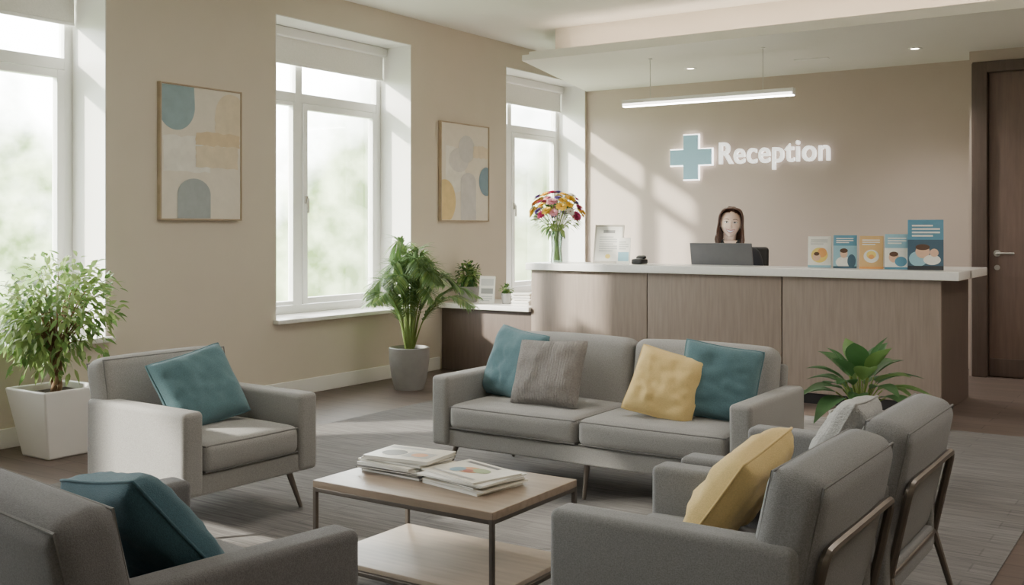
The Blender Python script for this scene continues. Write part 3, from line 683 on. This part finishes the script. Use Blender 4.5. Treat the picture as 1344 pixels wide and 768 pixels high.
for s in (-1,1):
    P=[(s*.058,-.02,1.055),(s*.056,-.066,1.035),(s*.048,-.100,.985),(s*.034,-.128,.935),(s*.010,-.152,.862)]
    m.tube(spline(P,5),lerpl([.010,.013,.018,.017,.006],5),blazer,10,flat=.4)
m.obj('lapels',pe)
he=empty('head',(0,-.03,1.182),0,1,pe); he.rotation_euler=(R(0),R(4),R(8))
bm=bmesh.new(); bmesh.ops.create_icosphere(bm,subdivisions=6,radius=1)
g=lambda X,Z,cx,cz,sx,sz: math.exp(-((X-cx)/sx)**2-((Z-cz)/sz)**2)
front=[]
for v in bm.verts:
    x,y,z=v.co; X=.077*x;Y=.092*y;Z=.110*z
    if z<0:
        X*=1-.28*(-z)**1.7
        if y>0: Y*=1-.45*(-z)**1.3
        else: Y*=1-.06*(-z)
    if y<0:
        Y*=.93; f=min(1,-y*2.5)
        Y-=f*(.017*g(X,Z,0,-.030,.0105,.012)+.009*g(X,Z,0,-.010,.0075,.020)+.004*g(X,Z,0,-.034,.018,.008))
        for s in (-1,1):
            Y+=f*.005*g(X,Z,s*.031,.003,.018,.010); Y-=f*.002*g(X,Z,s*.030,.022,.02,.007); Y-=f*.009*g(X,Z,s*.041,-.036,.017,.016)
        Y-=f*(.004*g(X,Z,0,-.060,.026,.012)+.008*g(X,Z,0,-.096,.018,.014))
    v.co=(X,Y,Z)
    if y<-.1: front.append((X,Z,Y))
me=bpy.data.meshes.new('face'); bm.to_mesh(me); bm.free(); me.materials.append(skin)
for p in me.polygons: p.use_smooth=True
fo=bpy.data.objects.new('face',me); col.objects.link(fo); fo.parent=he
def sf(X,Z,off=0): 
    b=min(front,key=lambda q:(q[0]-X)**2+(q[1]-Z)**2); return (X,b[2]-off,Z)
m=M()
for s in (-1,1):
    c=sf(s*.031,.003); n=20; ring=[]
    for k in range(n):
        t=2*math.pi*k/n; ring.append(sf(c[0]+.0155*math.cos(t),c[2]+.0068*math.sin(t)*(1-.25*abs(math.cos(t))),.0006))
    m.add([(c[0],c[1]-.0028,c[2])]+ring,[(0,1+k,1+(k+1)%n) for k in range(n)],eyew)
    m.tube([(c[0]-s*.001,c[1]-.0005,c[2]+.0005),(c[0]-s*.001,c[1]-.0052,c[2]+.0005)],.0056,iris,14)
m.obj('eyes',he)
m=M()
for s in (-1,1):
    m.tube(spline([sf(s*(.031+dx),.003+dz,.0015) for dx,dz in ((-.0155,-.001),(-.008,.0055),(0,.0075),(.009,.006),(.018,.001))],4),.0013,hairm,6)
    m.tube(spline([sf(s*(.031+dx),.024+dz,.0) for dx,dz in ((-.017,-.002),(-.005,.002),(.008,.003),(.021,-.003))],4),lerpl([.0020,.0022,.002,.001],4),browm,6)
m.obj('brows_and_lashes',he)
m=M(); xs_=(-.032,-.021,-.010,0,.010,.021,.032)
up_=[sf(x,-.0555+ (abs(x)/.032)**2*.008,.0015) for x in xs_]; lo_=[sf(x,-.075+(abs(x)/.032)**2*.0275,.0015) for x in xs_]
m.tube(spline(up_,4),lerpl([.001,.0018,.0022,.0020,.0022,.0018,.001],4),lip,8); m.tube(spline(lo_,4),lerpl([.001,.0022,.0028,.003,.0028,.0022,.001],4),lip,8); m.obj('lips',he)
m=M(); vs=[]
for a,b in zip(up_,lo_): mdl=sf(a[0],(a[2]+b[2])/2,.0022); vs+=[(a[0],a[1]-.0008,a[2]),mdl,(b[0],b[1]-.0008,b[2])]
m.add(vs,[f_ for i in range(6) for f_ in ((3*i,3*i+1,3*i+4,3*i+3),(3*i+1,3*i+2,3*i+5,3*i+4))],teeth); m.obj('teeth',he,recalc=False)
m=M()
for s in (-1,1): m.rbox((s*.075,.008,-.008),(.014,.034,.058),.0069,skin,rot=(R(8),0,s*R(15)))
m.tube([(0,.018,-.06),(0,.032,-.115),(0,.040,-.175)],[.050,.046,.058],skin,24); m.obj('neck_and_ears',he)
m=M()
bm=bmesh.new(); bmesh.ops.create_icosphere(bm,subdivisions=4,radius=1)
for v in bm.verts: v.co=Vector((v.co.x*.084,v.co.y*.098+.010,v.co.z*.116+.004))
rem=[f for f in bm.faces if (f.calc_center_median().y<-.02 and f.calc_center_median().z<.086-.35*abs(f.calc_center_median().x)) or f.calc_center_median().z<-.08]
bmesh.ops.delete(bm,geom=rem,context='FACES'); bm.verts.ensure_lookup_table(); bm.verts.index_update()
m.add([v.co.copy() for v in bm.verts],[[v.index for v in f.verts] for f in bm.faces],hairm); bm.free()
random.seed(8)
j=lambda a:random.uniform(-a,a)
for s in (-1,1):
    for k in range(26):
        yy=-.066+.154*k/25; fr=max(0,-yy-.02)/.05
        ln=-.205+j(.02); wx=.086*math.sqrt(max(.1,1-(yy/.112)**2))
        P=[(.010+s*.003,yy*.80,.117-.25*yy*yy/.1),(s*(wx*.72)+.003,yy,.098),(s*(wx*.84+.018*fr+.008),yy*.90,.056),(s*(.087+.002*fr),yy*.66,-.005),(s*(.091+j(.005)),yy*.62,-.07),(s*(.094+j(.009)),yy*.62-.018*fr,-.135),(s*(.078+j(.012)),yy*.66-.045*fr,ln)]
        m.tube(spline(P,5),lerpl([.007,.010,.010,.0105,.012,.012,.003],5),hairm,8,flat=.7)
for k in range(16):
    x=-.07+.14*k/15; P=[(x*.3,.03,.119),(x*.8,.085,.08),(x,.112,.0),(x*1.1,.105,-.09),(x*1.05,.095,-.21+j(.02))]
    m.tube(spline(P,5),lerpl([.008,.014,.016,.015,.004],5),hairm,8,flat=.7)
m.obj('hair',he,ang=70)
e=empty('office_chair',(PX+.03,PY+.03,-.006),R(14),S); m=M()
m.rbox((0,.0,.405),(.46,.44,.07),.03,black,n=4); m.rbox((0,.215,.74),(.44,.06,.52),.03,black,rot=(R(-8),0,0),n=4); m.tube([(0,.1,.37),(0,.235,.45),(0,.24,.6)],.018,black,10); m.obj('seat_and_back',e)
m=M(); m.tube([(0,0,.09),(0,0,.38)],.025,steel,14)
for k in range(5):
    a=k*1.2566; m.tube([(0,0,.10),(.27*math.cos(a),.27*math.sin(a),.065)],[.022,.014],black,8); m.tube([(.27*math.cos(a)-.012,.27*math.sin(a),.028),(.27*math.cos(a)+.012,.27*math.sin(a),.028)],.028,black,14)
for s in (-1,1): m.tube(spline([(s*.2,.05,.39),(s*.275,.05,.42),(s*.275,.05,.60)],4),.012,black,8); m.rbox((s*.275,.0,.615),(.06,.26,.03),.012,black)
m.obj('base_and_arms',e)

# ---------------------------------------------------------------- light
sun=bpy.data.lights.new('sun','SUN'); sun.energy=24; sun.angle=R(3.0); sun.color=(1,.92,.80)
so=bpy.data.objects.new('sun',sun); col.objects.link(so); d=Vector((1,.92,-.64)); so.rotation_euler=d.to_track_quat('-Z','Y').to_euler(); so.location=(-8,-4,8)
w=bpy.data.worlds.new('World'); bpy.context.scene.world=w; w.use_nodes=True; nt=w.node_tree; nt.nodes.clear(); L=nt.links.new
out=nt.nodes.new('ShaderNodeOutputWorld'); bg=nt.nodes.new('ShaderNodeBackground'); tc=nt.nodes.new('ShaderNodeTexCoord'); sp=nt.nodes.new('ShaderNodeSeparateXYZ')
L(tc.outputs['Generated'],sp.inputs[0])
n1=nt.nodes.new('ShaderNodeTexNoise'); n1.inputs['Scale'].default_value=9; n1.inputs['Detail'].default_value=5; L(tc.outputs['Generated'],n1.inputs[0])
n2=nt.nodes.new('ShaderNodeTexNoise'); n2.inputs['Scale'].default_value=34; n2.inputs['Detail'].default_value=4; L(tc.outputs['Generated'],n2.inputs[0])
ma=nt.nodes.new('ShaderNodeMath'); ma.operation='MULTIPLY_ADD'; ma.inputs[1].default_value=-.36; L(n1.outputs['Fac'],ma.inputs[0]); L(sp.outputs['Z'],ma.inputs[2])
mr=nt.nodes.new('ShaderNodeMapRange'); mr.interpolation_type='SMOOTHSTEP'; mr.inputs['From Min'].default_value=-.16; mr.inputs['From Max'].default_value=-.05; L(ma.outputs[0],mr.inputs[0])
rg=nt.nodes.new('ShaderNodeValToRGB'); rg.color_ramp.elements[0].position=.35; rg.color_ramp.elements[1].position=.68
rg.color_ramp.elements[0].color=(.17,.25,.09,1); rg.color_ramp.elements[1].color=(.78,.90,.54,1); L(n2.outputs['Fac'],rg.inputs[0])
mx=nt.nodes.new('ShaderNodeMixRGB'); L(mr.outputs[0],mx.inputs[0]); L(rg.outputs[0],mx.inputs[1]); mx.inputs[2].default_value=(2.4,2.4,2.4,1)
L(mx.outputs[0],bg.inputs[0]); bg.inputs[1].default_value=9.0; L(bg.outputs[0],out.inputs[0])

# ---------------------------------------------------------------- camera
cd=bpy.data.cameras.new('camera'); cd.lens=1380/1344*36; cd.sensor_width=36; cd.shift_y=-84/1344; cd.clip_start=.05
co=bpy.data.objects.new('camera',cd); col.objects.link(co); co.location=(6.2,0,1.35); co.rotation_euler=(R(90),0,R(33.65))
bpy.context.scene.camera=co
